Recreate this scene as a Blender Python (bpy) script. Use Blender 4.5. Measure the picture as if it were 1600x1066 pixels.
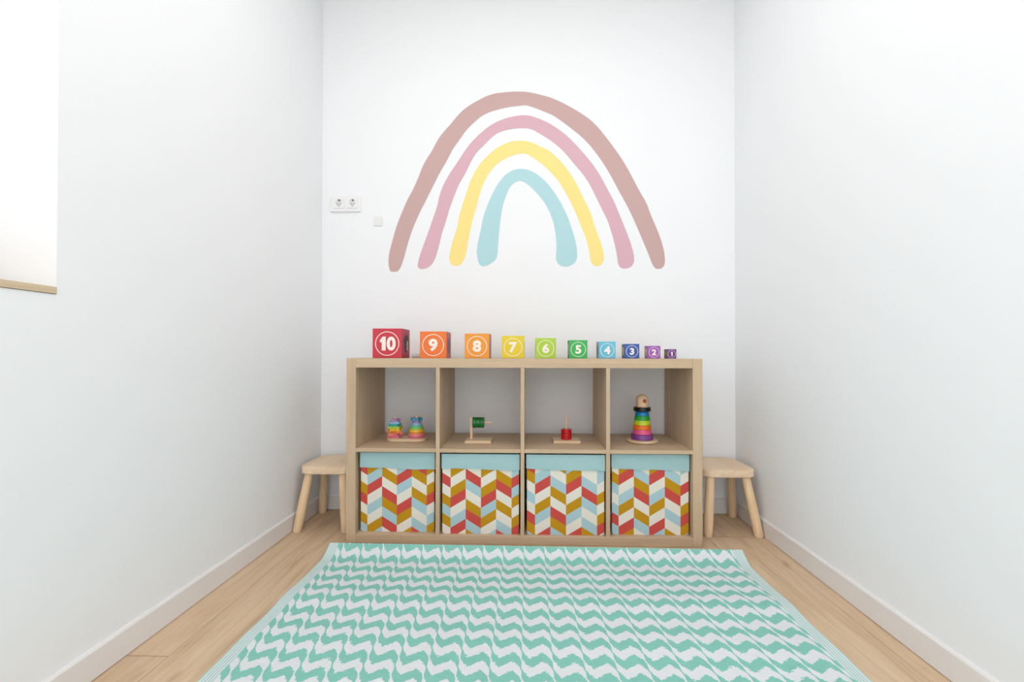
import bpy, bmesh, math, random
from mathutils import Vector, Matrix
random.seed(7)
S = bpy.context.scene
COL = S.collection
for o in list(bpy.data.objects): bpy.data.objects.remove(o)

# ---------------------------------------------------------------- camera
CAM = (0.02438551, -1.88878551, 0.78485693)
YAW, PITCH, ROLL, FPX = 0.02842162, 0.00818207, -0.00153387, 714.1728
cd = bpy.data.cameras.new('camera'); cam = bpy.data.objects.new('camera', cd); COL.objects.link(cam)
cd.sensor_fit = 'HORIZONTAL'; cd.sensor_width = 36.0
cd.lens = FPX / 1600 * 36.0
cd.shift_x = -5.4428 / 1600; cd.shift_y = 15.907 / 1600
cd.clip_start = 0.02
cam.matrix_world = (Matrix.Translation(CAM) @ Matrix.Rotation(YAW, 4, 'Z') @ Matrix.Rotation(PITCH, 4, 'X')
                    @ Matrix.Rotation(ROLL, 4, 'Y') @ Matrix.Rotation(math.pi / 2, 4, 'X'))
S.camera = cam

# ---------------------------------------------------------------- light
S.view_settings.view_transform = 'Standard'; S.view_settings.look = 'None'
S.view_settings.exposure = 0.19; S.view_settings.gamma = 1.0; S.view_settings.use_curve_mapping = False
W = bpy.data.worlds.new('world'); S.world = W; W.use_nodes = True
bg = W.node_tree.nodes['Background']; bg.inputs[0].default_value = (0.895, 0.94, 1.0, 1); bg.inputs[1].default_value = 2.3
LAMP_E = 4.4
for i, (lx, ly) in enumerate(((-0.05, -0.75), (0.05, -1.95))):
    ld = bpy.data.lights.new('ceiling_panel_light', 'AREA'); ld.shape = 'RECTANGLE'; ld.size = 1.2; ld.size_y = 0.6
    ld.energy = LAMP_E; ld.color = (1.0, 0.985, 0.985)
    lo = bpy.data.objects.new('ceiling_panel_light', ld); COL.objects.link(lo); lo.location = (lx, ly, 2.715)

# low sun grazing the outside of the left wall: it only reaches the window's deep far jamb and sill
sd = bpy.data.lights.new('sun', 'SUN'); sd.energy = 3.1; sd.angle = math.radians(2); sd.color = (1.0, 0.90, 0.78)
so_ = bpy.data.objects.new('sun', sd); COL.objects.link(so_)
so_.rotation_euler = Vector((0.13, 0.70, -0.70)).to_track_quat('-Z', 'Y').to_euler()

# ---------------------------------------------------------------- helpers
def lin(c):
    r = []
    for v in c:
        v = v / 255.0
        r.append(v / 12.92 if v <= 0.04045 else ((v + 0.055) / 1.055) ** 2.4)
    return (r[0], r[1], r[2], 1.0)

def mat(name, c, rough=0.6, spec=0.3):
    m = bpy.data.materials.new(name); m.use_nodes = True
    b = m.node_tree.nodes['Principled BSDF']
    b.inputs['Base Color'].default_value = lin(c); b.inputs['Roughness'].default_value = rough
    b.inputs['Specular IOR Level'].default_value = spec
    return m

class NT:
    def __init__(s, m): s.t = m.node_tree; s.n = s.t.nodes; s.l = s.t.links; s.b = s.n['Principled BSDF']
    def new(s, typ, **k):
        n = s.n.new(typ)
        for a, v in k.items(): setattr(n, a, v)
        return n
    def math(s, op, a, b=None, c=None, clamp=False):
        n = s.n.new('ShaderNodeMath'); n.operation = op; n.use_clamp = clamp
        for i, v in enumerate((a, b, c)):
            if v is None: continue
            if isinstance(v, (int, float)): n.inputs[i].default_value = v
            else: s.l.new(v, n.inputs[i])
        return n.outputs[0]
    def comb(s, x, y, z):
        n = s.n.new('ShaderNodeCombineXYZ')
        for i, v in enumerate((x, y, z)):
            if isinstance(v, (int, float)): n.inputs[i].default_value = v
            else: s.l.new(v, n.inputs[i])
        return n.outputs[0]
    def coords(s):
        tc = s.n.new('ShaderNodeTexCoord'); sp = s.n.new('ShaderNodeSeparateXYZ')
        s.l.new(tc.outputs['Object'], sp.inputs[0]); return tc.outputs['Object'], sp.outputs[0], sp.outputs[1], sp.outputs[2]
    def noise(s, vec, scale=1.0, detail=4.0, rough=0.55, dist=0.0):
        n = s.n.new('ShaderNodeTexNoise'); n.inputs['Scale'].default_value = scale
        n.inputs['Detail'].default_value = detail; n.inputs['Roughness'].default_value = rough
        n.inputs['Distortion'].default_value = dist
        s.l.new(vec, n.inputs['Vector']); return n.outputs[0]
    def mix(s, f, a, b):
        n = s.n.new('ShaderNodeMix'); n.data_type = 'RGBA'
        if isinstance(f, (int, float)): n.inputs[0].default_value = f
        else: s.l.new(f, n.inputs[0])
        for k, v in ((6, a), (7, b)):
            if isinstance(v, tuple): n.inputs[k].default_value = v
            else: s.l.new(v, n.inputs[k])
        return n.outputs[2]
    def ramp(s, f, pts):
        n = s.n.new('ShaderNodeValToRGB'); e = n.color_ramp.elements
        while len(e) < len(pts): e.new(0.5)
        for el, (p, c) in zip(e, pts): el.position = p; el.color = c
        s.l.new(f, n.inputs[0]); return n.outputs[0]
    def bump(s, h, strength=0.2, dist=0.002):
        n = s.n.new('ShaderNodeBump'); n.inputs['Strength'].default_value = strength; n.inputs['Distance'].default_value = dist
        s.l.new(h, n.inputs['Height']); s.l.new(n.outputs[0], s.b.inputs['Normal'])
    def color(s, c): s.l.new(c, s.b.inputs['Base Color'])

def wood(name, lo, hi, axis='Z', rough=0.5, scale=1.0, spec=0.3, contrast=1.0):
    m = mat(name, hi, rough, spec); t = NT(m)
    _, x, y, z = t.coords()
    a = {'X': (3, 60, 60), 'Y': (60, 3, 60), 'Z': (60, 60, 3)}[axis]
    v = t.comb(t.math('MULTIPLY', x, a[0] * scale), t.math('MULTIPLY', y, a[1] * scale), t.math('MULTIPLY', z, a[2] * scale))
    n1 = t.noise(v, 1.0, 5.0, 0.6, 0.4)
    v2 = t.comb(t.math('MULTIPLY', x, a[0] * 0.2), t.math('MULTIPLY', y, a[1] * 0.2), t.math('MULTIPLY', z, a[2] * 0.4))
    n2 = t.noise(v2, 1.0, 2.0, 0.5, 0.8)
    f = t.math('ADD', t.math('MULTIPLY', n1, 0.65), t.math('MULTIPLY', n2, 0.35))
    d = 0.13 / contrast
    t.color(t.ramp(f, [(0.5 - d, lin(lo)), (0.5 + d, lin(hi))]))
    t.bump(n1, 0.08, 0.001)
    return m

def bm_obj(name, bm, m, parent=None, smooth=False):
    bmesh.ops.recalc_face_normals(bm, faces=bm.faces[:])
    me = bpy.data.meshes.new(name); bm.to_mesh(me); bm.free()
    for k in (m if isinstance(m, (list, tuple)) else [m]): me.materials.append(k)
    if smooth:
        for p in me.polygons: p.use_smooth = True
        me.set_sharp_from_angle(angle=math.radians(38))
    o = bpy.data.objects.new(name, me); COL.objects.link(o)
    if parent is not None: o.parent = parent
    return o

def box(bm, x0, x1, y0, y1, z0, z1, bev=0.0, seg=2):
    r = bmesh.ops.create_cube(bm, size=1.0)
    vs = r['verts']
    for v in vs:
        v.co = Vector(((x0 + x1) / 2 + v.co.x * (x1 - x0), (y0 + y1) / 2 + v.co.y * (y1 - y0), (z0 + z1) / 2 + v.co.z * (z1 - z0)))
    if bev > 0:
        es = {e for v in vs for e in v.link_edges}
        bmesh.ops.bevel(bm, geom=list(es), offset=bev, segments=seg, affect='EDGES', profile=0.6)

def bxo(name, dims, m, parent=None, bev=0.0, seg=2):
    bm = bmesh.new(); box(bm, *dims, bev=bev, seg=seg); return bm_obj(name, bm, m, parent)

def lathe(bm, prof, c=(0, 0, 0), n=40, axis='Z'):
    """prof: (radius, height) list; closed at the ends where the radius is zero."""
    rings = []
    def P(r, a, h):
        p = (r * math.cos(a), r * math.sin(a), h)
        if axis == 'X': p = (h, p[0], p[1])
        if axis == 'Y': p = (p[0], h, p[1])
        return Vector(p) + Vector(c)
    for r, h in prof:
        if r < 1e-6: rings.append([bm.verts.new(P(0, 0, h))])
        else: rings.append([bm.verts.new(P(r, 2 * math.pi * k / n, h)) for k in range(n)])
    for a, b in zip(rings, rings[1:]):
        for k in range(n):
            q = [a[k % len(a)], a[(k + 1) % len(a)], b[(k + 1) % len(b)], b[k % len(b)]]
            u = []
            for v in q:
                if v not in u: u.append(v)
            if len(u) > 2: bm.faces.new(u)

def disc_prof(r0, r1, h0, h1, e=0.0012):
    return [(0, h0), (r0 - e, h0), (r0, h0 + e), (r1, h1 - e), (r1 - e, h1), (0, h1)]

def prism(bm, pts, t0, t1, plane='XY'):
    """extrude a 2D outline between t0 and t1 along the third axis."""
    def P(a, b, t):
        return {'XY': (a, b, t), 'XZ': (a, t, b), 'YZ': (t, a, b)}[plane]
    A = [bm.verts.new(P(a, b, t0)) for a, b in pts]; B = [bm.verts.new(P(a, b, t1)) for a, b in pts]
    f1 = bm.faces.new(A); f2 = bm.faces.new(B[::-1])
    n = len(pts)
    for i in range(n): bm.faces.new((A[i], A[(i + 1) % n], B[(i + 1) % n], B[i]))
    f1.normal_update(); f2.normal_update()
    bmesh.ops.triangulate(bm, faces=[f for f in (f1, f2) if len(f.verts) > 4], ngon_method='EAR_CLIP')

def tag(o, label=None, cat=None, group=None, kind=None):
    if label: o['label'] = label
    if cat: o['category'] = cat
    if group: o['group'] = group
    if kind: o['kind'] = kind
    return o

def thing(name, loc, label, cat, group=None):
    o = bpy.data.objects.new(name, None); COL.objects.link(o); o.location = loc; o.empty_display_size = 0.05
    return tag(o, label, cat, group)

def struct(o, label):
    o['kind'] = 'structure'; o['label'] = label; o['category'] = 'room'; return o

RUG_PH = 0.14
ARCH = [[(-0.689,1.263),(-0.685,1.302),(-0.667,1.371),(-0.648,1.439),(-0.623,1.503),(-0.594,1.571),(-0.564,1.625),(-0.538,1.683),(-0.518,1.737),(-0.495,1.781),(-0.471,1.815),(-0.451,1.854),(-0.429,1.893),(-0.397,1.931),(-0.372,1.958),(-0.343,1.994),(-0.314,2.025),(-0.274,2.054),(-0.235,2.076),(-0.191,2.098),(-0.147,2.111),(-0.098,2.116),(-0.05,2.119),(-0.001,2.118),(0.038,2.112),(0.086,2.1),(0.135,2.086),(0.188,2.062),(0.241,2.033),(0.289,2.003),(0.333,1.972),(0.376,1.929),(0.414,1.88),(0.448,1.834),(0.481,1.787),(0.515,1.733),(0.548,1.67),(0.581,1.606),(0.615,1.548),(0.635,1.49),(0.66,1.432),(0.685,1.369),(0.702,1.306),(0.707,1.253),(0.701,1.229),(0.685,1.217),(0.661,1.217),(0.644,1.239),(0.628,1.283),(0.604,1.341),(0.576,1.408),(0.547,1.476),(0.514,1.544),(0.476,1.612),(0.443,1.676),(0.404,1.744),(0.366,1.798),(0.328,1.847),(0.289,1.887),(0.241,1.926),(0.188,1.968),(0.144,1.998),(0.096,2.018),(0.052,2.037),(0.009,2.05),(-0.03,2.046),(-0.079,2.041),(-0.128,2.03),(-0.172,2.018),(-0.216,1.997),(-0.255,1.963),(-0.294,1.925),(-0.328,1.876),(-0.363,1.828),(-0.392,1.77),(-0.427,1.711),(-0.461,1.643),(-0.495,1.575),(-0.53,1.507),(-0.564,1.429),(-0.584,1.37),(-0.6,1.312),(-0.613,1.263),(-0.628,1.224),(-0.643,1.207),(-0.677,1.207),(-0.685,1.224)],[(-0.539,1.243),(-0.53,1.282),(-0.51,1.34),(-0.485,1.408),(-0.461,1.477),(-0.441,1.535),(-0.429,1.594),(-0.407,1.652),(-0.373,1.711),(-0.333,1.769),(-0.299,1.822),(-0.265,1.866),(-0.226,1.904),(-0.182,1.941),(-0.138,1.967),(-0.089,1.985),(-0.045,1.994),(-0.006,1.999),(0.033,1.995),(0.076,1.98),(0.125,1.957),(0.168,1.929),(0.212,1.896),(0.26,1.848),(0.303,1.799),(0.347,1.745),(0.385,1.686),(0.418,1.623),(0.452,1.56),(0.48,1.491),(0.509,1.419),(0.535,1.351),(0.551,1.293),(0.554,1.254),(0.542,1.23),(0.518,1.218),(0.489,1.22),(0.473,1.24),(0.468,1.284),(0.459,1.332),(0.444,1.39),(0.423,1.458),(0.389,1.526),(0.356,1.595),(0.327,1.653),(0.293,1.702),(0.26,1.741),(0.221,1.79),(0.183,1.83),(0.134,1.87),(0.086,1.9),(0.047,1.925),(0.008,1.933),(-0.031,1.933),(-0.079,1.927),(-0.128,1.913),(-0.162,1.889),(-0.196,1.855),(-0.24,1.812),(-0.27,1.763),(-0.294,1.71),(-0.329,1.651),(-0.353,1.593),(-0.378,1.525),(-0.397,1.457),(-0.417,1.398),(-0.43,1.34),(-0.446,1.281),(-0.466,1.242),(-0.49,1.225),(-0.52,1.219),(-0.536,1.227)],[(-0.379,1.271),(-0.371,1.32),(-0.358,1.368),(-0.338,1.427),(-0.329,1.485),(-0.309,1.553),(-0.289,1.612),(-0.27,1.67),(-0.245,1.719),(-0.216,1.762),(-0.182,1.796),(-0.143,1.83),(-0.099,1.854),(-0.055,1.868),(-0.006,1.869),(0.037,1.861),(0.081,1.839),(0.125,1.819),(0.168,1.781),(0.207,1.737),(0.245,1.683),(0.279,1.62),(0.307,1.561),(0.338,1.498),(0.355,1.439),(0.376,1.381),(0.396,1.323),(0.404,1.275),(0.398,1.248),(0.379,1.232),(0.353,1.232),(0.336,1.256),(0.329,1.304),(0.317,1.362),(0.29,1.43),(0.269,1.484),(0.24,1.547),(0.206,1.611),(0.173,1.665),(0.139,1.704),(0.1,1.743),(0.057,1.775),(0.018,1.801),(-0.021,1.805),(-0.065,1.792),(-0.109,1.771),(-0.148,1.742),(-0.182,1.698),(-0.206,1.65),(-0.224,1.601),(-0.238,1.543),(-0.255,1.484),(-0.27,1.426),(-0.28,1.368),(-0.29,1.309),(-0.302,1.265),(-0.322,1.239),(-0.348,1.233),(-0.371,1.246)],[(-0.239,1.299),(-0.234,1.348),(-0.218,1.416),(-0.205,1.484),(-0.187,1.537),(-0.162,1.596),(-0.133,1.649),(-0.099,1.692),(-0.06,1.719),(-0.016,1.727),(0.027,1.72),(0.071,1.695),(0.115,1.656),(0.153,1.607),(0.192,1.543),(0.22,1.484),(0.242,1.421),(0.259,1.363),(0.269,1.309),(0.268,1.266),(0.249,1.242),(0.22,1.228),(0.186,1.233),(0.167,1.252),(0.161,1.276),(0.166,1.325),(0.162,1.383),(0.153,1.441),(0.134,1.5),(0.105,1.554),(0.066,1.603),(0.032,1.637),(0.008,1.657),(-0.021,1.666),(-0.05,1.656),(-0.075,1.629),(-0.094,1.58),(-0.109,1.532),(-0.117,1.473),(-0.124,1.415),(-0.129,1.357),(-0.133,1.288),(-0.143,1.264),(-0.173,1.242),(-0.207,1.231),(-0.228,1.245)]]
# ---------------------------------------------------------------- room
XL, XR, YW, YB, ZC = -1.0314, 1.0524, 0.4149, -3.6, 2.75
def plaster(name, c):
    m = mat(name, c, 0.75, 0.2); t = NT(m); o, x, y, z = t.coords()
    t.bump(t.noise(o, 140.0, 3.0), 0.05, 0.001); return m
M_wall = plaster('white_wall_paint', (244, 246, 248))
M_ceil = plaster('ceiling_paint', (246, 246, 247))
M_base = mat('baseboard_lacquer', (236, 234, 233), 0.35, 0.45)

# floor: wide oak planks running towards the back wall
M_floor = mat('oak_plank_floor', (205, 175, 140), 0.5, 0.3); t = NT(M_floor)
_, x, y, z = t.coords()
PW = 0.19
ux = t.math('DIVIDE', t.math('ADD', x, 5.09), PW); ix = t.math('FLOOR', ux); fx = t.math('SUBTRACT', ux, ix)
wn = t.new('ShaderNodeTexWhiteNoise', noise_dimensions='1D'); t.l.new(ix, wn.inputs['W'])
uy = t.math('ADD', t.math('DIVIDE', y, 2.4), t.math('MULTIPLY', wn.outputs[0], 7.3)); iy = t.math('FLOOR', uy); fy = t.math('SUBTRACT', uy, iy)
wn2 = t.new('ShaderNodeTexWhiteNoise', noise_dimensions='2D'); t.l.new(t.comb(ix, iy, 0.0), wn2.inputs['Vector'])
off = t.math('MULTIPLY', wn2.outputs[0], 31.0)
g1 = t.noise(t.comb(t.math('ADD', t.math('MULTIPLY', x, 42.0), off), t.math('ADD', t.math('MULTIPLY', y, 3.2), off), off), 1.0, 7.0, 0.62, 0.9)
g2 = t.noise(t.comb(t.math('ADD', t.math('MULTIPLY', x, 9.0), off), t.math('ADD', t.math('MULTIPLY', y, 1.6), off), off), 1.0, 3.0, 0.5, 1.4)
grain = t.math('ADD', t.math('MULTIPLY', g1, 0.6), t.math('MULTIPLY', g2, 0.4))
col = t.ramp(grain, [(0.28, lin((170, 138, 106))), (0.40, lin((204, 174, 141))), (0.52, lin((215, 187, 155))), (0.70, lin((224, 199, 168)))])
vor = t.new('ShaderNodeTexVoronoi'); vor.inputs['Scale'].default_value = 1.0
t.l.new(t.comb(t.math('ADD', t.math('MULTIPLY', x, 11.0), off), t.math('ADD', t.math('MULTIPLY', y, 4.5), off), 0.0), vor.inputs['Vector'])
kn = t.math('SUBTRACT', 1.0, t.math('DIVIDE', vor.outputs['Distance'], 0.16), clamp=True)
col = t.mix(t.math('MULTIPLY', kn, 0.5), col, lin((128, 92, 62)))
tone = t.math('ADD', 0.96, t.math('MULTIPLY', wn2.outputs[0], 0.07))
mm = t.new('ShaderNodeVectorMath', operation='SCALE'); t.l.new(col, mm.inputs[0]); t.l.new(tone, mm.inputs['Scale'])
ex = t.math('MINIMUM', fx, t.math('SUBTRACT', 1.0, fx)); ey = t.math('MINIMUM', fy, t.math('SUBTRACT', 1.0, fy))
seam = t.math('MAXIMUM', t.math('LESS_THAN', ex, 0.006), t.math('LESS_THAN', ey, 0.0009))
col = t.mix(t.math('MULTIPLY', seam, 0.4), mm.outputs[0], lin((96, 70, 48)))
t.color(col); t.bump(g1, 0.12, 0.001)

def slab(name, z0, z1, m):
    bm = bmesh.new(); box(bm, XL - 0.3, XR + 0.3, YB, YW + 0.1, z0, z1); box(bm, XL - 1.6, XR + 1.6, -6.3, YB, z0, z1)  # second box: unseen rear extension, added so the ceiling keeps the sun out
    return bm_obj(name, bm, m)
struct(slab('floor', -0.06, 0.0, M_floor), 'light oak plank floor running towards the back wall')
struct(slab('ceiling', ZC, ZC + 0.1, M_ceil), 'white ceiling with an unseen rear extension added to block the sun')
struct(bxo('wall_back', (XL - 0.3, XR + 0.3, YW, YW + 0.12, 0.0, ZC), M_wall), 'white back wall with the rainbow')
struct(bxo('wall_right', (XR, XR + 0.12, YB, YW, 0.0, ZC), M_wall), 'plain white right wall')
# left wall with the window opening
WY0, WY1, WZ0, WZ1, WD = -2.25, -0.897, 0.935, 2.3, 0.30
bm = bmesh.new()
box(bm, XL - WD, XL, WY1, YW, 0.0, ZC); box(bm, XL - WD, XL, YB, WY0, 0.0, ZC)
box(bm, XL - WD, XL, WY0, WY1, 0.0, WZ0 - 0.0165); box(bm, XL - WD, XL, WY0, WY1, WZ1, ZC)
struct(bm_obj('wall_left', bm, M_wall), 'white left wall with a deep window opening')
M_sill = wood('sill_oak', (205, 182, 150), (222, 202, 172), 'Y', 0.45)
struct(bxo('trim_1', (XL - WD + 0.05, XL + 0.003, WY0 + 0.001, WY1 - 0.001, WZ0 - 0.0155, WZ0), M_sill, bev=0.001), 'pale wooden window sill board')
M_frame = mat('window_frame_white', (240, 240, 240), 0.35, 0.4)
M_glass = mat('window_glass', (255, 255, 255), 0.0, 0.5); g = NT(M_glass)
tr = g.new('ShaderNodeBsdfTransparent'); gl = g.new('ShaderNodeBsdfGlossy'); gl.inputs['Roughness'].default_value = 0.0
lw = g.new('ShaderNodeFresnel'); lw.inputs['IOR'].default_value = 1.3; ms_ = g.new('ShaderNodeMixShader')
g.l.new(lw.outputs[0], ms_.inputs[0]); g.l.new(tr.outputs[0], ms_.inputs[1]); g.l.new(gl.outputs[0], ms_.inputs[2])
g.l.new(ms_.outputs[0], g.n['Material Output'].inputs['Surface'])
bm = bmesh.new(); wx0, wx1 = XL - WD, XL - WD + 0.05
zb = WZ0 + 0.0005
for (a, b, c, d) in ((WY0, WY1, zb, zb + 0.05), (WY0, WY1, WZ1 - 0.05, WZ1), (WY0, WY0 + 0.05, zb, WZ1), (WY1 - 0.05, WY1, zb, WZ1), ((WY0 + WY1) / 2 - 0.03, (WY0 + WY1) / 2 + 0.03, zb, WZ1)):
    box(bm, wx0, wx1, a + 0.0005, b - 0.0005, c, d - 0.0005, 0.002, 1)
wf = struct(bm_obj('window_1', bm, M_frame), 'white window frame set deep in the left wall')
pane = bxo('window_pane', (wx0 + 0.02, wx0 + 0.026, WY0 + 0.04, WY1 - 0.04, zb + 0.04, WZ1 - 0.04), M_glass, wf)

BH, BT = 0.075, 0.011
def baseboard(name, a, b, horizontal, at, side, label):
    prof = [(0, 0.002), (BT, 0.002), (BT, BH - 0.006), (BT - 0.003, BH - 0.0015), (BT - 0.006, BH), (0, BH)]
    bm = bmesh.new()
    if horizontal: prism(bm, [(at + side * p, z) for p, z in prof], a, b, 'YZ')
    else: prism(bm, [(at + side * p, z) for p, z in prof], a, b, 'XZ')
    return struct(bm_obj(name, bm, M_base), label)
baseboard('baseboard_back', XL + BT + 0.0005, XR - BT - 0.0005, True, YW - 0.0003, -1, 'white skirting board along the back wall')
baseboard('baseboard_left', YB + 0.01, YW - 0.0005, False, XL + 0.0003, 1, 'white skirting board along the left wall')
baseboard('baseboard_right', YB + 0.01, YW - 0.0005, False, XR - 0.0003, -1, 'white skirting board along the right wall')

# ceiling lamps that carry the room light
M_lampframe = mat('lamp_frame', (235, 235, 235), 0.4)
M_lampem = mat('lamp_diffuser', (255, 255, 255), 0.5)
NT(M_lampem).b.inputs['Emission Color'].default_value = (1, 0.98, 0.95, 1); NT(M_lampem).b.inputs['Emission Strength'].default_value = 1.5
for i, (lx, ly) in enumerate(((-0.05, -0.75), (0.05, -1.95))):
    t_ = thing('ceiling_panel_lamp', (lx, ly, ZC), ('flat white ceiling lamp panel nearer the back wall', 'flat white ceiling lamp panel above the camera')[i], 'ceiling lamp', 'ceiling lamp panels')
    bm = bmesh.new()
    for d in ((-0.62, 0.62, -0.32, -0.3), (-0.62, 0.62, 0.3, 0.32), (-0.62, -0.6, -0.3, 0.3), (0.6, 0.62, -0.3, 0.3)): box(bm, *d, -0.03, -0.0005)
    bm_obj('lamp_frame', bm, M_lampframe, t_)
    bxo('diffuser', (-0.6, 0.6, -0.3, 0.3, -0.02, -0.012), M_lampem, t_)

# ---------------------------------------------------------------- rainbow on the back wall
rb = thing('rainbow_mural', (0.0, YW, 1.21), 'large pastel rainbow of four arches on the white back wall', 'wall decal')
for pts, nm, c in zip(ARCH, ('brown', 'pink', 'yellow', 'blue'), ((203, 171, 167), (219, 178, 190), (251, 228, 146), (181, 219, 225))):
    m = mat('rainbow_' + nm, c, 0.7, 0.2)
    # smooth the traced outline once
    q = []
    for i in range(len(pts)):
        a, b = Vector(pts[i]), Vector(pts[(i + 1) % len(pts)])
        q += [tuple(a * 0.8 + b * 0.2), tuple(a * 0.2 + b * 0.8)]
    bm = bmesh.new(); prism(bm, [(a, b - 1.21) for a, b in q], -0.0012, -0.0002, 'XZ')
    o = bm_obj('rainbow_arch', bm, m, rb)
    o['label'] = {'brown': 'dusty brown outermost arch', 'pink': 'pink second arch', 'yellow': 'yellow third arch', 'blue': 'pale blue innermost arch'}[nm]

# ---------------------------------------------------------------- sockets
M_plastic = mat('socket_plastic', (243, 243, 243), 0.3, 0.5)
M_plasticd = mat('socket_recess', (226, 226, 224), 0.4, 0.4)
M_hole = mat('socket_hole', (70, 70, 70), 0.6)
M_metal = mat('earth_clip_metal', (120, 118, 112), 0.35, 0.6); NT(M_metal).b.inputs['Metallic'].default_value = 0.8
sk = thing('double_socket', (-0.9085, YW, 1.555), 'white double power socket on the back wall left of the rainbow', 'power socket')
bxo('frame', (-0.0765, 0.0765, -0.009, -0.0002, -0.0415, 0.0415), M_plastic, sk, 0.002)
for cx in (-0.0335, 0.0365):
    bm = bmesh.new(); n = 32
    R = 0.0185
    sq = []
    for k in range(n):
        a = 2 * math.pi * k / n; c, s = math.cos(a), math.sin(a); f = 0.0275 / max(abs(c), abs(s)); sq.append((cx + c * f, s * f + 0.003))
    ci = [(cx + R * math.cos(2 * math.pi * k / n), 0.003 + R * math.sin(2 * math.pi * k / n)) for k in range(n)]
    a_ = [bm.verts.new((x, -0.0095, z)) for x, z in sq]; a2 = [bm.verts.new((x, -0.0125, z)) for x, z in [(cx + (x - cx) * .97, .003 + (z - .003) * .97) for x, z in sq]]
    b_ = [bm.verts.new((x, -0.0125, z)) for x, z in ci]; c_ = [bm.verts.new((cx + (x - cx) * .92, -0.0095, .003 + (z - .003) * .92)) for x, z in ci]
    for k in range(n):
        k2 = (k + 1) % n
        bm.faces.new((a_[k], a_[k2], a2[k2], a2[k])); bm.faces.new((a2[k], a2[k2], b_[k2], b_[k])); bm.faces.new((b_[k], b_[k2], c_[k2], c_[k]))
    so = bm_obj('socket_insert', bm, M_plastic, sk)
    bm = bmesh.new(); lathe(bm, [(0, -0.0098), (R * 0.93, -0.0098), (R * 0.93, -0.0092), (0, -0.0092)], (cx, 0, 0.003), 32, 'Y'); bm_obj('recess', bm, M_plasticd, so)
    for dx in (-0.0065, 0.0065):
        bm = bmesh.new(); lathe(bm, [(0, -0.0101), (0.0024, -0.0101), (0.0024, -0.0097), (0, -0.0097)], (cx + dx, 0, -0.002), 12, 'Y'); bm_obj('pin_hole', bm, M_hole, so)
    bxo('earth_clip', (cx - 0.0015, cx + 0.007, -0.0122, -0.0099, 0.011, 0.019), M_metal, so)
    bxo('earth_clip', (cx - 0.003, cx + 0.003, -0.0122, -0.0099, -0.0145, -0.0115), M_metal, so)
bp = thing('blank_wall_plate', (-0.743, YW, 1.464), 'small blank white cover plate on the wall below the double socket', 'cover plate')
bxo('plate', (-0.023, 0.023, -0.005, -0.0002, -0.023, 0.023), mat('blank_plate_rim', (236, 236, 235), 0.4), bp, 0.001)
bxo('plate_center', (-0.018, 0.018, -0.0065, -0.0051, -0.018, 0.018), mat('plate_white', (238, 238, 236), 0.4), bp, 0.0006)

# ---------------------------------------------------------------- shelf unit
KW, KH, KD = 0.735, 0.77, 0.39
T, D_, B_ = 0.039, 0.016, 0.352
WLO, WHI = (194, 168, 138), (210, 185, 155)
M_kz = wood('shelf_oak_upright', WLO, WHI, 'Z', 0.5); M_kx = wood('shelf_oak_crosswise', WLO, WHI, 'X', 0.5)
kx = thing('cube_shelf_unit', (0, 0, 0), 'light oak low shelf unit of eight cubes against the back wall', 'shelf unit')
for sx, lab in ((-1, 0), (1, 0)):
    bxo('side_panel', (min(sx * KW, sx * (KW - T)), max(sx * KW, sx * (KW - T)), 0, KD, 0.0005, KH), M_kz, kx, 0.001, 1)
bxo('top_panel', (-KW + T + 0.0003, KW - T - 0.0003, 0, KD, KH - T, KH), M_kx, kx, 0.001, 1)
bxo('bottom_panel', (-KW + T + 0.0003, KW - T - 0.0003, 0, KD, 0.0005, T), M_kx, kx, 0.001, 1)
for c in (-B_, 0, B_): bxo('divider', (c - D_ / 2, c + D_ / 2, 0.0005, KD, T + 0.0002, KH - T - 0.0002), M_kz, kx, 0.0007, 1)
ed = [-KW + T, -B_, 0, B_, KW - T]
for i in range(4):
    a = ed[i] + (0.0003 if i == 0 else D_ / 2 + 0.0003); b = ed[i + 1] - (0.0003 if i == 3 else D_ / 2 + 0.0003)
    bxo('shelf_board', (a, b, 0.001, KD, 0.379, 0.395), M_kx, kx, 0.0007, 1)

# ---------------------------------------------------------------- fabric bins
PC = {'R': (205, 82, 74), 'Y': (196, 146, 30), 'B': (172, 203, 210), 'W': (232, 227, 214)}
def fabric(name, c):
    m = mat(name, c, 0.85, 0.15); t = NT(m); o, x, y, z = t.coords()
    w = t.new('ShaderNodeTexWave'); w.inputs['Scale'].default_value = 260; t.l.new(o, w.inputs['Vector'])
    t.bump(t.math('ADD', w.outputs[1], t.noise(o, 900.0, 2.0)), 0.12, 0.0006); return m
MP = [fabric('bin_print_red', PC['R']), fabric('bin_print_mustard', PC['Y']), fabric('bin_print_blue', PC['B']), fabric('bin_print_cream', PC['W'])]
M_cuff = fabric('bin_cuff_blue', (168, 202, 204)); t = NT(M_cuff)
M_in = fabric('bin_lining', (150, 170, 170))
def clip(poly, win):
    out = poly
    n = len(win)
    for i in range(n):
        a, b = win[i], win[(i + 1) % n]; src, out = out, []
        f = lambda p: (b[0] - a[0]) * (p[1] - a[1]) - (b[1] - a[1]) * (p[0] - a[0])
        for j in range(len(src)):
            p, q = src[j], src[(j + 1) % len(src)]; fp, fq = f(p), f(q)
            if fp >= 0: out.append(p)
            if (fp >= 0) != (fq >= 0):
                s = fp / (fp - fq); out.append((p[0] + s * (q[0] - p[0]), p[1] + s * (q[1] - p[1])))
        if len(out) < 3: return []
    return out
def area(p): return 0.5 * sum(p[i][0] * p[(i + 1) % len(p)][1] - p[(i + 1) % len(p)][0] * p[i][1] for i in range(len(p)))
BW, BHH, BD = 0.318, 0.322, 0.36
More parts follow.
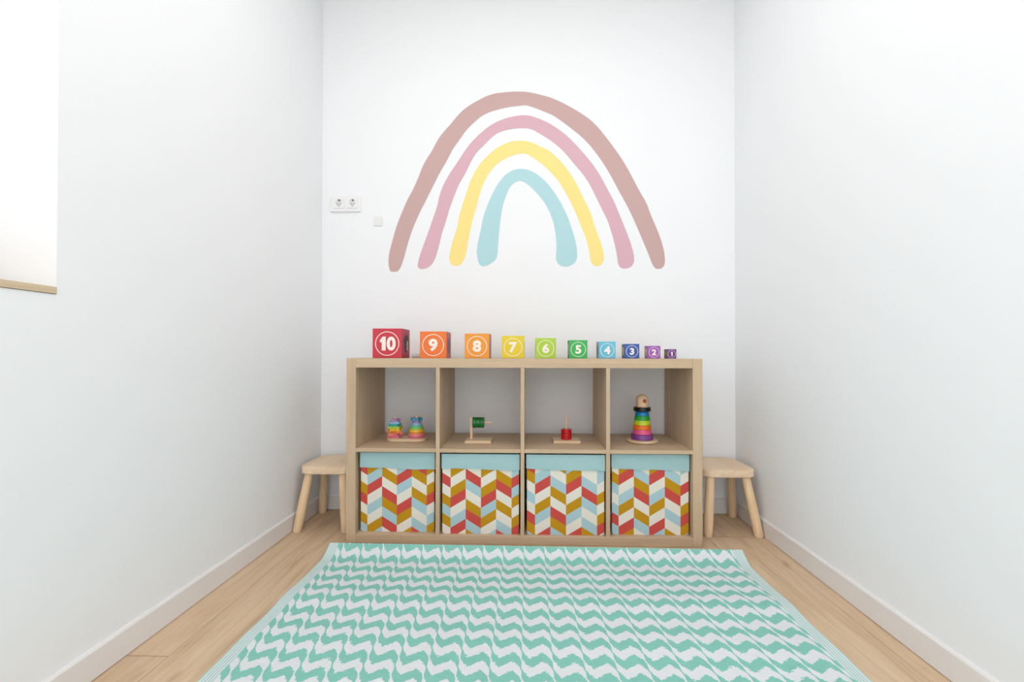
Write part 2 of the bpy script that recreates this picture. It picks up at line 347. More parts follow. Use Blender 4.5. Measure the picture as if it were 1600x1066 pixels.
BINS = [
 dict(u=(0, .091, .290, .493, .694, .898, 1), v0=.285, st=.1274, seq=('RWYRWYBY', 'YBRWBWYB', 'WYWRYBRW', 'BRBWRYWY', 'RYWYBWBR', 'YWYRWBYR')),
 dict(u=(0, .108, .306, .505, .703, .904, 1), v0=.298, st=.1263, seq=('WRWYBYWR', 'YWYRWBRW', 'WRBWYRBY', 'YWYRBYWB', 'WYRWYWBR', 'BRBYWYRW')),
 dict(u=(0, .106, .305, .507, .707, .907, 1), v0=.243, st=.1285, seq=('RYWBWRYB', 'WBRWYBWR', 'YWBYWRYB', 'BYRWYBWR', 'WWBRBWBY', 'BBWYWYRW')),
 dict(u=(0, .087, .286, .487, .691, .895, 1), v0=.256, st=.1290, seq=('WYBWBRBW', 'YRWBYWRY', 'WBYRWYBW', 'YRWBYWRB', 'WBYRWBWY', 'BWRWYRYB')),
]
RISE = 0.118
def make_bin(idx, xc, wdt, z0, hgt, tilt, cuffl, cuffr, label):
    b = BINS[idx]
    root = thing('storage_bin', (xc, 0.0, z0), label, 'storage bin', 'patterned fabric bins in the shelf cubes')
    hw = wdt / 2; rc = 0.010
    win = [(-hw + rc, 0), (hw - rc, 0), (hw - rc * .3, rc * .3), (hw, rc), (hw, hgt), (-hw, hgt), (-hw, rc), (-hw + rc * .3, rc * .3)]
    bm = bmesh.new(); ci = 'RYBW'
    def side(P, win, u, w):
        """lay the chevron columns over one side; P maps (a,z) to 3D"""
        for k in range(len(u) - 1):
            a0, a1 = -w / 2 + u[k] * w, -w / 2 + u[k + 1] * w
            down = (k % 2 == 0); full = 0.2 * BW; part = (a1 - a0) / full
            seq = b['seq'][k % 6]
            for j in range(-1, 9):
                c = seq[min(max(j, 0), len(seq) - 1)] if j < len(seq) else seq[(j + 2) % len(seq)]
                if j == -1: c = 'WBYRWY'[k % 6]
                vt = b['v0'] + (j - 1) * b['st']; vb = vt + b['st']
                rise = RISE * min(1.0, part)
                zl = lambda v: hgt * (1 - v)
                if down: poly = [(a0, zl(vt - rise)), (a1, zl(vt)), (a1, zl(vb)), (a0, zl(vb - rise))]
                else: poly = [(a0, zl(vt)), (a1, zl(vt - rise)), (a1, zl(vb - rise)), (a0, zl(vb))]
                if area(poly) < 0: poly = poly[::-1]
                q = clip(poly, win)
                if len(q) > 2 and abs(area(q)) > 1e-8:
                    f = bm.faces.new([bm.verts.new(P(x, z)) for x, z in q]); f.material_index = ci.index(c)
    y0 = 0.016
    side(lambda a, z: (a, y0, z), win, b['u'], wdt)
    sw = [(-BD / 2, rc), (BD / 2, rc), (BD / 2, hgt), (-BD / 2, hgt)]
    us = [0] + [0.05 + 0.18 * k for k in range(6)] + [1]
    side(lambda a, z: (-hw, y0 + BD / 2 + a, z), sw, us, BD); side(lambda a, z: (hw, y0 + BD / 2 + a, z), sw, us, BD)
    # back, base and lining
    bk = [bm.verts.new((x, y0 + BD, z)) for x, z in win]; bm.faces.new(bk).material_index = 3
    fr = [bm.verts.new((x, y0, z)) for x, z in win]; bb = [bm.verts.new((x, y0 + BD, z)) for x, z in win]
    for i in (6, 7, 0, 1, 2): bm.faces.new((fr[i], fr[(i + 1) % 8], bb[(i + 1) % 8], bb[i])).material_index = 3
    i0, i1, j0, j1 = -hw + .004, hw - .004, y0 + .004, y0 + BD - .004
    lo = [bm.verts.new(p) for p in ((i0, j0, .006), (i1, j0, .006), (i1, j1, .006), (i0, j1, .006))]
    hi = [bm.verts.new(p) for p in ((i0, j0, hgt - .002), (i1, j0, hgt - .002), (i1, j1, hgt - .002), (i0, j1, hgt - .002))]
    f = bm.faces.new(lo); f.material_index = 4
    for i in range(4): bm.faces.new((lo[i], lo[(i + 1) % 4], hi[(i + 1) % 4], hi[i])).material_index = 4
    me = bpy.data.meshes.new('body'); bmesh.ops.remove_doubles(bm, verts=bm.verts[:], dist=1e-5); bm.to_mesh(me); bm.free()
    for m in MP + [M_in]: me.materials.append(m)
    o = bpy.data.objects.new('body', me); COL.objects.link(o); o.parent = root
    # folded-over cuff: a soft band running round the rim
    bm = bmesh.new(); loop = []
    ow, of = hw + 0.0028, 0.0035
    NF, NS = 36, 12
    yf, yb = y0 - of, y0 + BD + 0.001
    for i in range(NF): loop.append((-ow + 2 * ow * i / NF, yf, 'f'))
    for i in range(NS): loop.append((ow, yf + (yb - yf) * i / NS, 's'))
    for i in range(NF): loop.append((ow - 2 * ow * i / NF, yb, 'b'))
    for i in range(NS): loop.append((-ow, yb + (yf - yb) * i / NS, 's'))
    NV = 8; grid = []
    rnd = random.Random(idx + 3); ph = [rnd.uniform(0, 6.28) for _ in range(6)]
    for j in range(NV + 1):
        row = []
        for (x, y, k) in loop:
            s = (x + ow) / (2 * ow); ch = hgt * (cuffl + (cuffr - cuffl) * s); v = j / NV
            zt = hgt + 0.002; 
            if k == 'f': ch += 0.0012 * math.sin(9 * s + ph[0]) + 0.0007 * math.sin(23 * s + ph[1])
            z = zt - ch * v
            if k == 'f':
                edge = min(1.0, min(s, 1 - s) * 12)
                y = y - edge * (0.0016 * math.sin(math.pi * v) + 0.0011 * math.sin(7 * s + 3 * v + ph[2]) * math.sin(math.pi * v) + 0.0012 * math.sin(13 * s - 5 * v + ph[3]) * v * 0.6 + 0.0016 * v)
            row.append(bm.verts.new((x, y, z)))
        grid.append(row)
    inner_t = [bm.verts.new((max(-hw + .006, min(hw - .006, x)), max(y0 + .006, min(y0 + BD - .006, y)), hgt + 0.002)) for x, y, k in loop]
    inner_b = [bm.verts.new((v.co.x, v.co.y, hgt - 0.03)) for v in inner_t]
    rows = [inner_b, inner_t] + grid + [[bm.verts.new((max(-hw - .0006, min(hw + .0006, x)), max(y0 - .0006, min(y0 + BD + .0006, y)), grid[-1][i].co.z + 0.001)) for i, (x, y, k) in enumerate(loop)]]
    n = len(loop)
    for r0, r1 in zip(rows, rows[1:]):
        for i in range(n): bm.faces.new((r0[i], r0[(i + 1) % n], r1[(i + 1) % n], r1[i]))
    bm_obj('cuff', bm, M_cuff, root, smooth=True)['label'] = 'pale blue folded fabric rim'
    root.rotation_euler = (0, tilt, 0)
    return root
BZ = T + 0.0004
make_bin(0, -0.527, 0.312, BZ, 0.331, 0.0, .188, .212, 'patterned storage bin in the leftmost shelf cube, below the twin shape stacker')
make_bin(1, -0.1745, 0.320, BZ, 0.330, 0.0, .180, .200, 'patterned storage bin second from left, below the green dowel toy')
make_bin(2, 0.1785, 0.320, BZ, 0.330, 0.0, .182, .202, 'patterned storage bin third from left, below the red cylinder toy')
make_bin(3, 0.5300, 0.315, BZ, 0.331, 0.0, .178, .203, 'patterned storage bin in the rightmost shelf cube, below the tall rainbow stacker')
for o in bpy.data.objects:
    if o.get('label', '').startswith(('patterned storage bin in the leftmost', 'patterned storage bin in the rightmost')): o.location.y = 0.012

# ---------------------------------------------------------------- numbered blocks
M_white = mat('block_white_print', (250, 240, 232), 0.5)
def text_bm(bm, s, h, y, cx, cz, bold=0.030, squeeze=1.0):
    """write s with its height h, centred at (cx, cz) on the plane y facing -y"""
    cu = bpy.data.curves.new('txt', 'FONT'); cu.body = s; cu.size = 1.0; cu.offset = bold; cu.space_character = 1.04; cu.resolution_u = 6
    o = bpy.data.objects.new('txt', cu); COL.objects.link(o)
    dg = bpy.context.evaluated_depsgraph_get(); dg.update()
    me = bpy.data.meshes.new_from_object(o.evaluated_get(dg))
    bpy.data.objects.remove(o); bpy.data.curves.remove(cu)
    xs = [v.co.x for v in me.vertices]; ys = [v.co.y for v in me.vertices]
    k = h / (max(ys) - min(ys)); mx, my = (max(xs) + min(xs)) / 2, (max(ys) + min(ys)) / 2
    vs = [bm.verts.new((cx + (v.co.x - mx) * k * squeeze, y, cz + (v.co.y - my) * k)) for v in me.vertices]
    for p in me.polygons:
        try: bm.faces.new([vs[i] for i in p.vertices])
        except ValueError: pass
    bpy.data.meshes.remove(me)
ONE = [(-.28, .70), (-.06, 1.0), (.17, 1.0), (.17, 0.0), (-.12, 0.0), (-.12, .60), (-.20, .56)]
def one_bm(bm, h, y, cx, cz):
    """the chunky flagged numeral one"""
    prism(bm, [(cx + a * h, cz + (b - .5) * h) for a, b in ONE], y - 0.0004, y, 'XZ')
def ring_bm(bm, r, w, y, cx, cz, n=56):
    a = [bm.verts.new((cx + r * math.cos(2 * math.pi * k / n), y, cz + r * math.sin(2 * math.pi * k / n))) for k in range(n)]
    b = [bm.verts.new((cx + (r - w) * math.cos(2 * math.pi * k / n), y, cz + (r - w) * math.sin(2 * math.pi * k / n))) for k in range(n)]
    for k in range(n): bm.faces.new((a[k], a[(k + 1) % n], b[(k + 1) % n], b[k]))
def thick(bm, dy=-0.0004):
    r = bmesh.ops.extrude_face_region(bm, geom=bm.faces[:])
    bmesh.ops.translate(bm, verts=[v for v in r['geom'] if isinstance(v, bmesh.types.BMVert)], vec=(0, dy, 0))
BLK = [ # number, x0, x1, front, right side / left side colours, label
 ('10', -.650, -.522, (207, 66, 80), (178, 62, 78), 'largest block, crimson with the number 10, leftmost on the shelf top'),
 ('9', -.444, -.329, (241, 126, 62), (196, 120, 110), 'deep orange block with the number 9 on the shelf top'),
 ('8', -.250, -.144, (241, 158, 60), (205, 140, 120), 'light orange block with the number 8 on the shelf top'),
 ('7', -.090, .006, (230, 206, 56), (215, 190, 60), 'yellow block with the number 7 on the shelf top'),
 ('6', .055, .142, (176, 210, 74), (160, 195, 70), 'lime green block with the number 6 on the shelf top'),
 ('5', .198, .276, (68, 180, 94), (96, 120, 92), 'green block with the number 5 on the shelf top'),
 ('4', .324, .396, (108, 192, 220), (158, 170, 176), 'sky blue block with the number 4 on the shelf top'),
 ('3', .434, .496, (58, 98, 172), (104, 112, 130), 'dark blue block with the number 3 on the shelf top'),
 ('2', .531, .585, (164, 98, 184), (168, 120, 160), 'light purple block with the number 2 on the shelf top'),
 ('1', .612, .652, (110, 62, 136), (112, 96, 84), 'smallest block, dark purple with the number 1, rightmost on the shelf top'),
]
pic_cols = {'10': (72, 66, 66), '9': (150, 104, 132), '8': (196, 150, 170), '7': (120, 96, 60), '6': (110, 120, 70), '5': (214, 208, 196), '4': (120, 122, 126), '3': (206, 200, 176), '2': (222, 206, 196), '1': (150, 140, 90)}
for num, x0, x1, c, sc, lab in BLK:
    w = x1 - x0; cx = (x0 + x1) / 2; yf = 0.07
    root = thing('number_block', (cx, yf, KH + 0.0004), lab, 'toy block', 'numbered cardboard stacking blocks')
    mf = mat('block_%s_front' % num, c, 0.5); ms = mat('block_%s_side' % num, sc, 0.5)
    bm = bmesh.new(); box(bm, -w / 2, w / 2, 0, w, 0, w, 0.0012, 2)
    for f in bm.faces: f.material_index = 1 if abs(f.normal.x) > 0.9 else 0
    bm.normal_update()
    for f in bm.faces: f.material_index = 1 if abs(f.normal.x) > 0.9 else 0
    bm_obj('box', bm, [mf, ms], root)
    bm = bmesh.new(); ring_bm(bm, w * 0.41, w * 0.026, -0.0002, 0, w * 0.49); thick(bm); r = bm_obj('number_ring', bm, M_white, root)
    bm = bmesh.new()
    dh = w * 0.47
    def add_one(): one_bm(bm, dh, -0.0002, w * 0.03 if num == '1' else -w * 0.13, w * 0.49)
    if num == '10': text_bm(bm, '0', dh, -0.0002, w * 0.135, w * 0.49, 0.045, 0.98)
    elif num != '1': text_bm(bm, num, dh, -0.0002, 0.0, w * 0.49, 0.042, 1.12)
    if bm.faces: thick(bm)
    if num in ('1', '10'): add_one()
    bm_obj('number', bm, M_white, root)
    # picture printed on both side faces
    mp = mat('block_%s_picture' % num, pic_cols[num], 0.6)
    for sx in (-1, 1):
        bm = bmesh.new(); n = 20; rr = w * 0.30
        pts = [(w * 0.52 + rr * (1 + 0.10 * math.sin(3 * a + 1)) * math.cos(a), w * 0.5 + rr * (1.05 + 0.12 * math.sin(2 * a)) * math.sin(a)) for a in [2 * math.pi * k / n for k in range(n)]]
        xx = sx * (w / 2 + 0.0002); prism(bm, pts, min(xx, xx + sx * 0.0003), max(xx, xx + sx * 0.0003), 'YZ'); p = bm_obj('side_picture', bm, mp, root)
        if num in ('10', '5', '2'):
            bm = bmesh.new(); xx = sx * (w / 2 + 0.0006)
            zig = [(0.60, .28), (.66, .26), (.70, .36), (.66, .42), (.72, .5), (.68, .60), (.62, .58), (.64, .50), (.60, .44), (.64, .38)]
            prism(bm, [(a * w, b * w) for a, b in zig], min(xx, xx + sx * 0.0003), max(xx, xx + sx * 0.0003), 'YZ')
            bm_obj('picture_detail', bm, M_white if num == '10' else mat('detail_dark', (60, 54, 52), 0.6), p)

# small pale object lying behind the 9
sb = thing('small_case', (-0.478, 0.20, KH + 0.0004), 'small flat white case lying on the shelf top between the 10 and 9 blocks', 'case')
bxo('case_base', (-0.03, 0.03, -0.02, 0.02, 0, 0.007), mat('case_grey', (196, 182, 174), 0.5), sb, 0.002)
bxo('case_lid', (-0.03, 0.03, -0.02, 0.02, 0.0072, 0.022), mat('case_white', (238, 238, 236), 0.4), sb, 0.003)

# ---------------------------------------------------------------- toys on the middle shelf
ZS = 0.3954
M_pine = wood('toy_pine', (226, 196, 156), (244, 218, 182), 'X', 0.45, 1.6)
M_pinez = wood('toy_pine_upright', (222, 186, 148), (242, 210, 174), 'Z', 0.45, 1.6)
def gloss(name, c, r=0.3): return mat(name, c, r, 0.5)
# twin stacker
tw = thing('twin_shape_stacker', (-0.530, 0.19, ZS), 'wooden toy board with two pastel stacks of shapes in the leftmost shelf cube', 'stacking toy')
bm = bmesh.new(); pts = []
for k in range(17): a = -math.pi / 2 + math.pi * k / 16; pts.append((0.048 + 0.043 * math.cos(a), 0.043 * math.sin(a)))
for k in range(17): a = math.pi / 2 + math.pi * k / 16; pts.append((-0.048 + 0.043 * math.cos(a), 0.043 * math.sin(a)))
prism(bm, pts, 0, 0.012); bm_obj('base_board', bm, M_pine, tw)
LX, RX = -0.055, 0.044
for px, top in ((LX, 0.108), (RX, 0.114)):
    bm = bmesh.new(); lathe(bm, [(0, 0.0122), (0.0045 if px == LX else 0.007, 0.0122), (0.0045 if px == LX else 0.007, top - 0.003), (0.002, top), (0, top)], (px, 0, 0), 20); bm_obj('peg', bm, M_pinez, tw)
def star_pts(r, k, inner, rot, c):
    p = []
    for i in range(k * 2):
        a = rot + math.pi * i / k; q = r if i % 2 == 0 else r * inner
        p.append((c[0] + q * math.cos(a), c[1] + q * math.sin(a)))
    return p
def notch_ring(bm, pts, c, rin, z0, z1):
    """a flat star or square tile with its peg hole"""
    n = len(pts)
    ip = []
    for x, y in pts:
        a = math.atan2(y - c[1], x - c[0]); ip.append((c[0] + rin * math.cos(a), c[1] + rin * math.sin(a)))
    o0 = [bm.verts.new((x, y, z0)) for x, y in pts]; o1 = [bm.verts.new((x, y, z1)) for x, y in pts]
    i0 = [bm.verts.new((x, y, z0)) for x, y in ip]; i1 = [bm.verts.new((x, y, z1)) for x, y in ip]
    for i in range(n):
        j = (i + 1) % n
        bm.faces.new((o0[i], o0[j], o1[j], o1[i])); bm.faces.new((i0[i], i1[i], i1[j], i0[j]))
        bm.faces.new((o1[i], o1[j], i1[j], i1[i])); bm.faces.new((o0[i], i0[i], i0[j], o0[j]))
pastel = [('rose', (226, 116, 140)), ('salmon', (238, 138, 132)), ('orange', (246, 150, 70)), ('yellow', (248, 208, 60)), ('lime', (176, 208, 70)), ('teal', (64, 178, 172)), ('blue', (142, 190, 226)), ('lilac', (190, 138, 190))]
zz = 0.0124
for i, (nm, c) in enumerate(pastel):
    hh = 0.0105; r = (0.039, 0.038, 0.036, 0.036, 0.036, 0.031, 0.029, 0.023)[i]
    kk, inner = ((4, 0.80), (5, 0.62), (5, 0.60), (5, 0.58), (4, 0.76), (4, 0.80), (4, 0.78), (5, 0.66))[i]
    bm = bmesh.new(); cc = (LX + 0.001 * math.sin(i * 2.1), 0.001 * math.cos(i * 1.7))
    notch_ring(bm, star_pts(r, kk, inner, (0.7, 0.2, 0.95, 0.5, 0.75, 0.62, 0.9, 0.3)[i], cc), cc, 0.0052, zz, zz + hh - 0.0003)
    o = bm_obj('shape_tile', bm, gloss('tile_' + nm, c, 0.35), tw); o['label'] = nm + ' tile of the left stack'; zz += hh
zz = 0.0124
cone = [('rose', (222, 112, 140)), ('salmon', (240, 142, 136)), ('orange', (240, 150, 70)), ('yellow', (250, 204, 60)), ('green', (150, 206, 92)), ('mint', (104, 200, 160)), ('blue', (150, 186, 222)), ('lilac', (170, 140, 196))]
rr = [0.0385, 0.0375, 0.0355, 0.034, 0.0320, 0.0295, 0.0255, 0.021, 0.019]
for i, (nm, c) in enumerate(cone):
    hh = 0.0096; bm = bmesh.new()
    lathe(bm, [(0.0075, zz), (rr[i] - 0.0008, zz), (rr[i], zz + 0.001), ((rr[i] + rr[i + 1]) / 2, zz + hh - 0.0012), ((rr[i] + rr[i + 1]) / 2 - 0.001, zz + hh - 0.0003), (0.0075, zz + hh - 0.0003), (0.0075, zz)], (RX, 0, 0), 36)
    o = bm_obj('ring', bm, gloss('ring_' + nm, c, 0.35), tw, True); o['label'] = nm + ' ring of the right stack'; zz += hh
bm = bmesh.new(); fl = [(RX + (0.0235 + 0.0035 * math.cos(6 * a)) * math.cos(a), (0.0235 + 0.0035 * math.cos(6 * a)) * math.sin(a)) for a in [2 * math.pi * k / 48 for k in range(48)]]
notch_ring(bm, fl, (RX, 0), 0.0075, zz, zz + 0.013); bm_obj('flower_cap', bm, gloss('cap_blue', (70, 150, 190), 0.35), tw)['label'] = 'blue flower shaped top ring'

# horizontal dowel with green discs
gd = thing('horizontal_dowel_toy', (-0.197, 0.165, ZS), 'wooden stand with green discs on a horizontal dowel in the second shelf cube', 'threading toy')
bxo('base', (-0.058, 0.058, -0.050, 0.050, 0, 0.011), M_pine, gd, 0.0012)
bxo('post', (-0.040, -0.029, -0.009, 0.009, 0.0112, 0.108), M_pinez, gd, 0.001)
bm = bmesh.new(); lathe(bm, [(0, -0.0288), (0.0042, -0.0288), (0.0042, 0.054), (0.003, 0.056), (0, 0.056)], (0, 0, 0.085), 16, 'X'); bm_obj('dowel', bm, M_pine, gd)
M_gr = gloss('toy_green', (4, 106, 40), 0.3)
for k in range(3):
    h0 = -0.0284 + k * 0.0172; bm = bmesh.new()
    lathe(bm, [(0.0046, h0), (0.0225, h0), (0.0238, h0 + 0.0012), (0.0238, h0 + 0.0158), (0.0225, h0 + 0.017), (0.0046, h0 + 0.017), (0.0046, h0)], (0, 0, 0.085), 40, 'X'); bm_obj('disc', bm, M_gr, gd, True)
# vertical dowel with red discs
rd = thing('vertical_dowel_toy', (0.195, 0.175, ZS), 'wooden stand with a red cylinder on an upright dowel in the third shelf cube', 'threading toy')
bxo('base', (-0.059, 0.059, -0.045, 0.045, 0, 0.011), M_pine, rd, 0.0012)
bm = bmesh.new(); lathe(bm, [(0, 0.0112), (0.0042, 0.0112), (0.0042, 0.110), (0.003, 0.112), (0, 0.112)], (0, 0, 0), 16); bm_obj('dowel', bm, M_pinez, rd)
M_rd = gloss('toy_red', (196, 14, 28), 0.3)
for k in range(3):
    h0 = 0.0114 + k * 0.0152; bm = bmesh.new()
    lathe(bm, [(0.0046, h0), (0.0225, h0), (0.0236, h0 + 0.0008), (0.0236, h0 + 0.0142), (0.0225, h0 + 0.015), (0.0046, h0 + 0.015), (0.0046, h0)], (0, 0, 0), 40); bm_obj('disc', bm, M_rd, rd, True)
# tall rainbow stacker
st = thing('rainbow_stacking_tower', (0.536, 0.187, ZS), 'tall rainbow ring stacker with black brim and wooden head in the rightmost shelf cube', 'stacking toy')
bm = bmesh.new(); lathe(bm, [(0, 0), (0.064, 0), (0.069, 0.004), (0.069, 0.008), (0.064, 0.012), (0, 0.012)], n=56); bm_obj('base', bm, M_pine, st, True)
layers = [('purple', (134, 70, 150), 0.0490, 0.0480, 0.024), ('pink', (232, 92, 142), 0.0430, 0.0395, 0.0205), ('orange', (240, 118, 28), 0.0400, 0.0370, 0.0205), ('lime', (196, 218, 44), 0.0370, 0.0345, 0.0205), ('green', (40, 160, 58), 0.0345, 0.0315, 0.0205), ('blue', (10, 132, 196), 0.0315, 0.0275, 0.0200)]
zz = 0.0124
for nm, c, r0, r1, h in layers:
    bm = bmesh.new(); lathe(bm, disc_prof(r0, r1, zz, zz + h - 0.0003, 0.0012), n=48); o = bm_obj('ring', bm, gloss('tower_' + nm, c, 0.28), st, True); o['label'] = nm + ' ring'; zz += h
bm = bmesh.new(); lathe(bm, disc_prof(0.0375, 0.0375, zz, zz + 0.0175, 0.0015), n=48); bm_obj('hat_brim', bm, gloss('tower_black', (18, 16, 16), 0.3), st, True); zz += 0.0177
prof = [(0, zz), (0.0255, zz), (0.0262, zz + 0.02)]
for k in range(0, 11): a = math.pi / 2 * k / 10; prof.append((0.0262 * math.cos(a), zz + 0.032 + 0.0255 * math.sin(a)))
prof[-1] = (0, prof[-1][1])
bm = bmesh.new(); lathe(bm, prof, n=40); hd = bm_obj('head', bm, M_pinez, st, True)
bm = bmesh.new(); lathe(bm, [(0, -0.0268), (0.0078, -0.0268), (0.0086, -0.0258), (0.0086, -0.022), (0, -0.022)], (0.005, 0, zz + 0.029), 20, 'Y'); bm_obj('nose', bm, gloss('nose_red', (160, 50, 28), 0.35), hd)

# ---------------------------------------------------------------- stools
M_sp = wood('stool_pine_seat', (238, 208, 174), (248, 226, 198), 'Y', 0.45, 0.8); tp = NT(M_sp)
M_sl = wood('stool_pine_leg', (232, 200, 158), (246, 220, 182), 'Z', 0.45, 0.8)
def skin_leg(bm, p0, p1, r0, r1, n=20):
    p0, p1 = Vector(p0), Vector(p1); d = (p1 - p0).normalized(); u = d.cross(Vector((0, 1, 0))).normalized(); v = d.cross(u)
    rows = []
    for (p, r) in ((p0 + d * 0.0, r0 * 0.82), (p0 + d * 0.004, r0), (p0.lerp(p1, .35), r0 * 1.07), (p1, r1)):
        rows.append([p + (u * math.cos(2 * math.pi * k / n) + v * math.sin(2 * math.pi * k / n)) * r for k in range(n)])
    lo = min(q.z for q in rows[0])
    V = [[bm.verts.new((q.x, q.y, max(q.z, 0.0006) if i < 2 else min(q.z, 0.2494))) for q in row] for i, row in enumerate(rows)]
    for q in V[0]: q.co.z = 0.0006
    for q in V[-1]: q.co.z = 0.2494
    bm.faces.new(V[0]); bm.faces.new(V[-1][::-1])
    for a, b in zip(V, V[1:]):
        for k in range(n): bm.faces.new((a[k], a[(k + 1) % n], b[(k + 1) % n], b[k]))
def stool(cx, cy, rot, mirror, label):
    root = thing('wooden_stool', (cx, cy, 0), label, 'stool', "children's wooden stools")
    root.rotation_euler = (0, 0, rot)
    # seat: rounded square with softly bowed sides, glued from two planks
    hx, hy = 0.118, 0.133; pts = []; N = 96; e = 5.2
    for k in range(N):
        a = 2 * math.pi * k / N; c, s = math.cos(a), math.sin(a)
        pts.append((math.copysign(abs(c) ** (2 / e), c) * hx, math.copysign(abs(s) ** (2 / e), s) * hy))
    bm = bmesh.new()
    lay = [(0.9, 0.2502), (0.985, 0.2502), (1.0, 0.2525), (1.0, 0.2785), (0.992, 0.2805), (0.975, 0.2812), (0.5, 0.2812)]
    V = [[bm.verts.new((x * q if q < .95 else x - math.copysign(min(abs(x), (1 - q) * hx), x), y * q if q < .95 else y - math.copysign(min(abs(y), (1 - q) * hx), y), z)) for x, y in pts] for q, z in lay]
    bm.faces.new(V[0]); bm.faces.new(V[-1][::-1])
    for a, b in zip(V, V[1:]):
        for k in range(N): bm.faces.new((a[k], a[(k + 1) % N], b[(k + 1) % N], b[k]))
    bm_obj('seat', bm, M_sp, root, True)
    for (fx, fy, tx, ty) in ((-0.108, -0.150, -0.078, -0.100), (0.110, -0.150, 0.076, -0.100), (mirror * 0.107, 0.098, mirror * 0.082, 0.062)):
        bm = bmesh.new(); skin_leg(bm, (fx, fy, 0), (tx, ty, 0.25), 0.0188, 0.0185); bm_obj('leg', bm, M_sl, root, True)
    return root
stool(0.910, 0.268, 0.0, 1, 'pale wooden three-legged stool in the corner right of the shelf unit')
s2 = stool(-0.891, 0.262, 0.0, -1, 'pale wooden three-legged stool in the corner left of the shelf unit')

# ---------------------------------------------------------------- rug
M_rug = mat('rug_weave', (230, 234, 236), 0.8, 0.2); t = NT(M_rug)
uvn = t.new('ShaderNodeUVMap'); uvn.uv_map = 'weave'; sp = t.new('ShaderNodeSeparateXYZ'); t.l.new(uvn.outputs[0], sp.inputs[0]); x, y = sp.outputs[0], sp.outputs[1]
RX0, RX1, PXR, PYR = -0.762, 0.845, 0.079, 0.069
row = t.math('FLOOR', t.math('MULTIPLY', y, 300.0))
j1 = t.noise(t.comb(t.math('MULTIPLY', x, 26.0), t.math('MULTIPLY', row, 3.71), 0.0), 1.0, 1.0, 0.5)
j2 = t.noise(t.comb(t.math('MULTIPLY', x, 6.0), t.math('MULTIPLY', y, 14.0), 3.0), 1.0, 1.0, 0.5)
u = t.math('DIVIDE', t.math('SUBTRACT', x, 0.008), PXR)
fu0 = t.math('FRACT', t.math('ADD', u, 40.0))
bell = t.math('MULTIPLY', t.math('MULTIPLY', fu0, t.math('SUBTRACT', 1.0, fu0)), 4.0)
jit = t.math('ADD', t.math('MULTIPLY', t.math('SUBTRACT', j1, 0.5), 0.46), t.math('MULTIPLY', t.math('SUBTRACT', j2, 0.5), 0.12))
fu = t.math('ADD', fu0, t.math('MULTIPLY', jit, t.math('MINIMUM', bell, 0.7)), clamp=True)
fc = t.new('ShaderNodeFloatCurve'); cm = fc.mapping.curves[0]
P_ = [(0.0, 0.83), (0.07, 0.64), (0.27, 0.32), (0.72, 0.69), (0.93, 0.40), (1.0, 0.18)]
cm.points[0].location = P_[0]; cm.points[1].location = P_[-1]
for p in P_[1:-1]: cm.points.new(*p)
for p in cm.points: p.handle_type = 'VECTOR'
fc.mapping.update(); t.l.new(fu, fc.inputs['Value'])
v = t.math('ADD', t.math('DIVIDE', y, PYR), 40.0 + RUG_PH)
s = t.math('FRACT', t.math('SUBTRACT', v, fc.outputs[0]))
green = t.math('LESS_THAN', s, 0.5)
d0 = t.math('SUBTRACT', x, RX0); d1 = t.math('SUBTRACT', RX1, x)
de = t.math('MINIMUM', d0, d1); inb = t.math('LESS_THAN', de, 0.037)
stripe = t.math('LESS_THAN', t.math('FRACT', t.math('DIVIDE', de, 0.0082)), 0.55)
isg = t.math('ADD', t.math('MULTIPLY', t.math('SUBTRACT', 1.0, inb), green), t.math('MULTIPLY', inb, t.math('MULTIPLY', stripe, 0.62)))
thr = t.noise(t.comb(t.math('MULTIPLY', x, 30.0), t.math('MULTIPLY', y, 420.0), 0.0), 1.0, 2.0)
gcol = t.mix(thr, lin((120, 190, 176)), lin((150, 212, 199)))
wcol = t.mix(thr, lin((216, 223, 226)), lin((238, 238, 241)))
t.color(t.mix(isg, wcol, gcol))
wv = t.math('SINE', t.math('MULTIPLY', y, 2 * math.pi / 0.0045))
t.bump(t.math('ADD', t.math('MULTIPLY', wv, 0.5), t.math('MULTIPLY', thr, 1.4)), 0.35, 0.0012)
YF, YN = -0.092, -2.15
CW, CH = 0.085, 0.0345
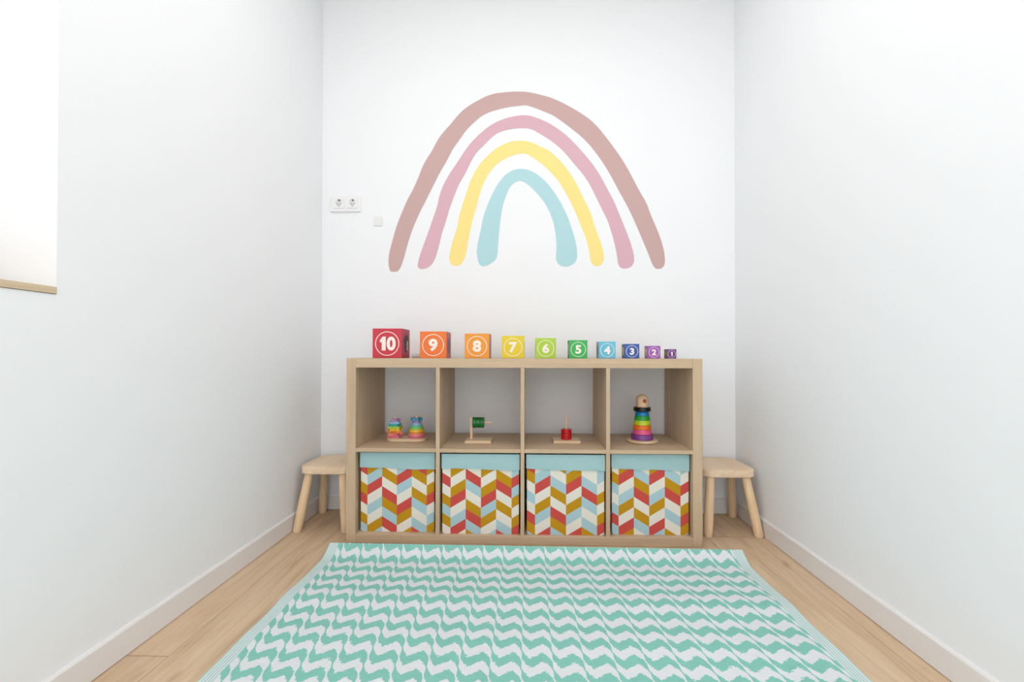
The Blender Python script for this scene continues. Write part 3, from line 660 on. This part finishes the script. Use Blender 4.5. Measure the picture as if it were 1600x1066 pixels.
curl = lambda d: CH * max(0.0, 1 - d / CW) ** 1.6
ARC = [0.0]
for k in range(200): ARC.append(ARC[-1] + math.hypot(CW / 200, curl(CW * k / 200) - curl(CW * (k + 1) / 200)))
def extra(d):
    if d >= CW: return 0.0
    k = d / CW * 200; return (ARC[-1] - (ARC[int(k)] + (k - int(k)) * (ARC[min(200, int(k) + 1)] - ARC[int(k)]))) - (CW - d)
def rz(x, y):
    d = YF - y
    a = curl(d)
    for (c, w, h) in ((0.33, 0.07, 0.0065), (0.55, 0.08, 0.004), (0.70, 0.06, 0.003), (0.88, 0.07, 0.003)):
        a += h * math.exp(-((d - c) / w) ** 2)
    return a + 0.0008
bm = bmesh.new(); NX, NY = 80, 260; top = []; bot = []
for j in range(NY + 1):
    f = j / NY; y_ = YF + (YN - YF) * f ** 1.5
    rt, rb_ = [], []
    for i in range(NX + 1):
        x_ = RX0 + (RX1 - RX0) * i / NX
        dz = rz(x_, y_)
        yy = y_ - 0.014 * (i / NX) * (1 - f)
        rt.append(bm.verts.new((x_, yy, dz + 0.0035))); rb_.append(bm.verts.new((x_, yy, dz)))
    top.append(rt); bot.append(rb_)
for j in range(NY):
    for i in range(NX):
        bm.faces.new((top[j][i], top[j][i + 1], top[j + 1][i + 1], top[j + 1][i])); bm.faces.new((bot[j][i], bot[j + 1][i], bot[j + 1][i + 1], bot[j][i + 1]))
    bm.faces.new((top[j][0], top[j + 1][0], bot[j + 1][0], bot[j][0])); bm.faces.new((top[j][NX], bot[j][NX], bot[j + 1][NX], top[j + 1][NX]))
for i in range(NX):
    bm.faces.new((top[0][i], bot[0][i], bot[0][i + 1], top[0][i + 1])); bm.faces.new((top[NY][i], top[NY][i + 1], bot[NY][i + 1], bot[NY][i]))
uvl = bm.loops.layers.uv.new('weave')
for f in bm.faces:
    for lp in f.loops: lp[uvl].uv = (lp.vert.co.x, lp.vert.co.y + extra(YF - lp.vert.co.y))
tag(bm_obj('rug', bm, M_rug, None, True), 'mint green and white zigzag woven rug in front of the shelf unit', 'rug')
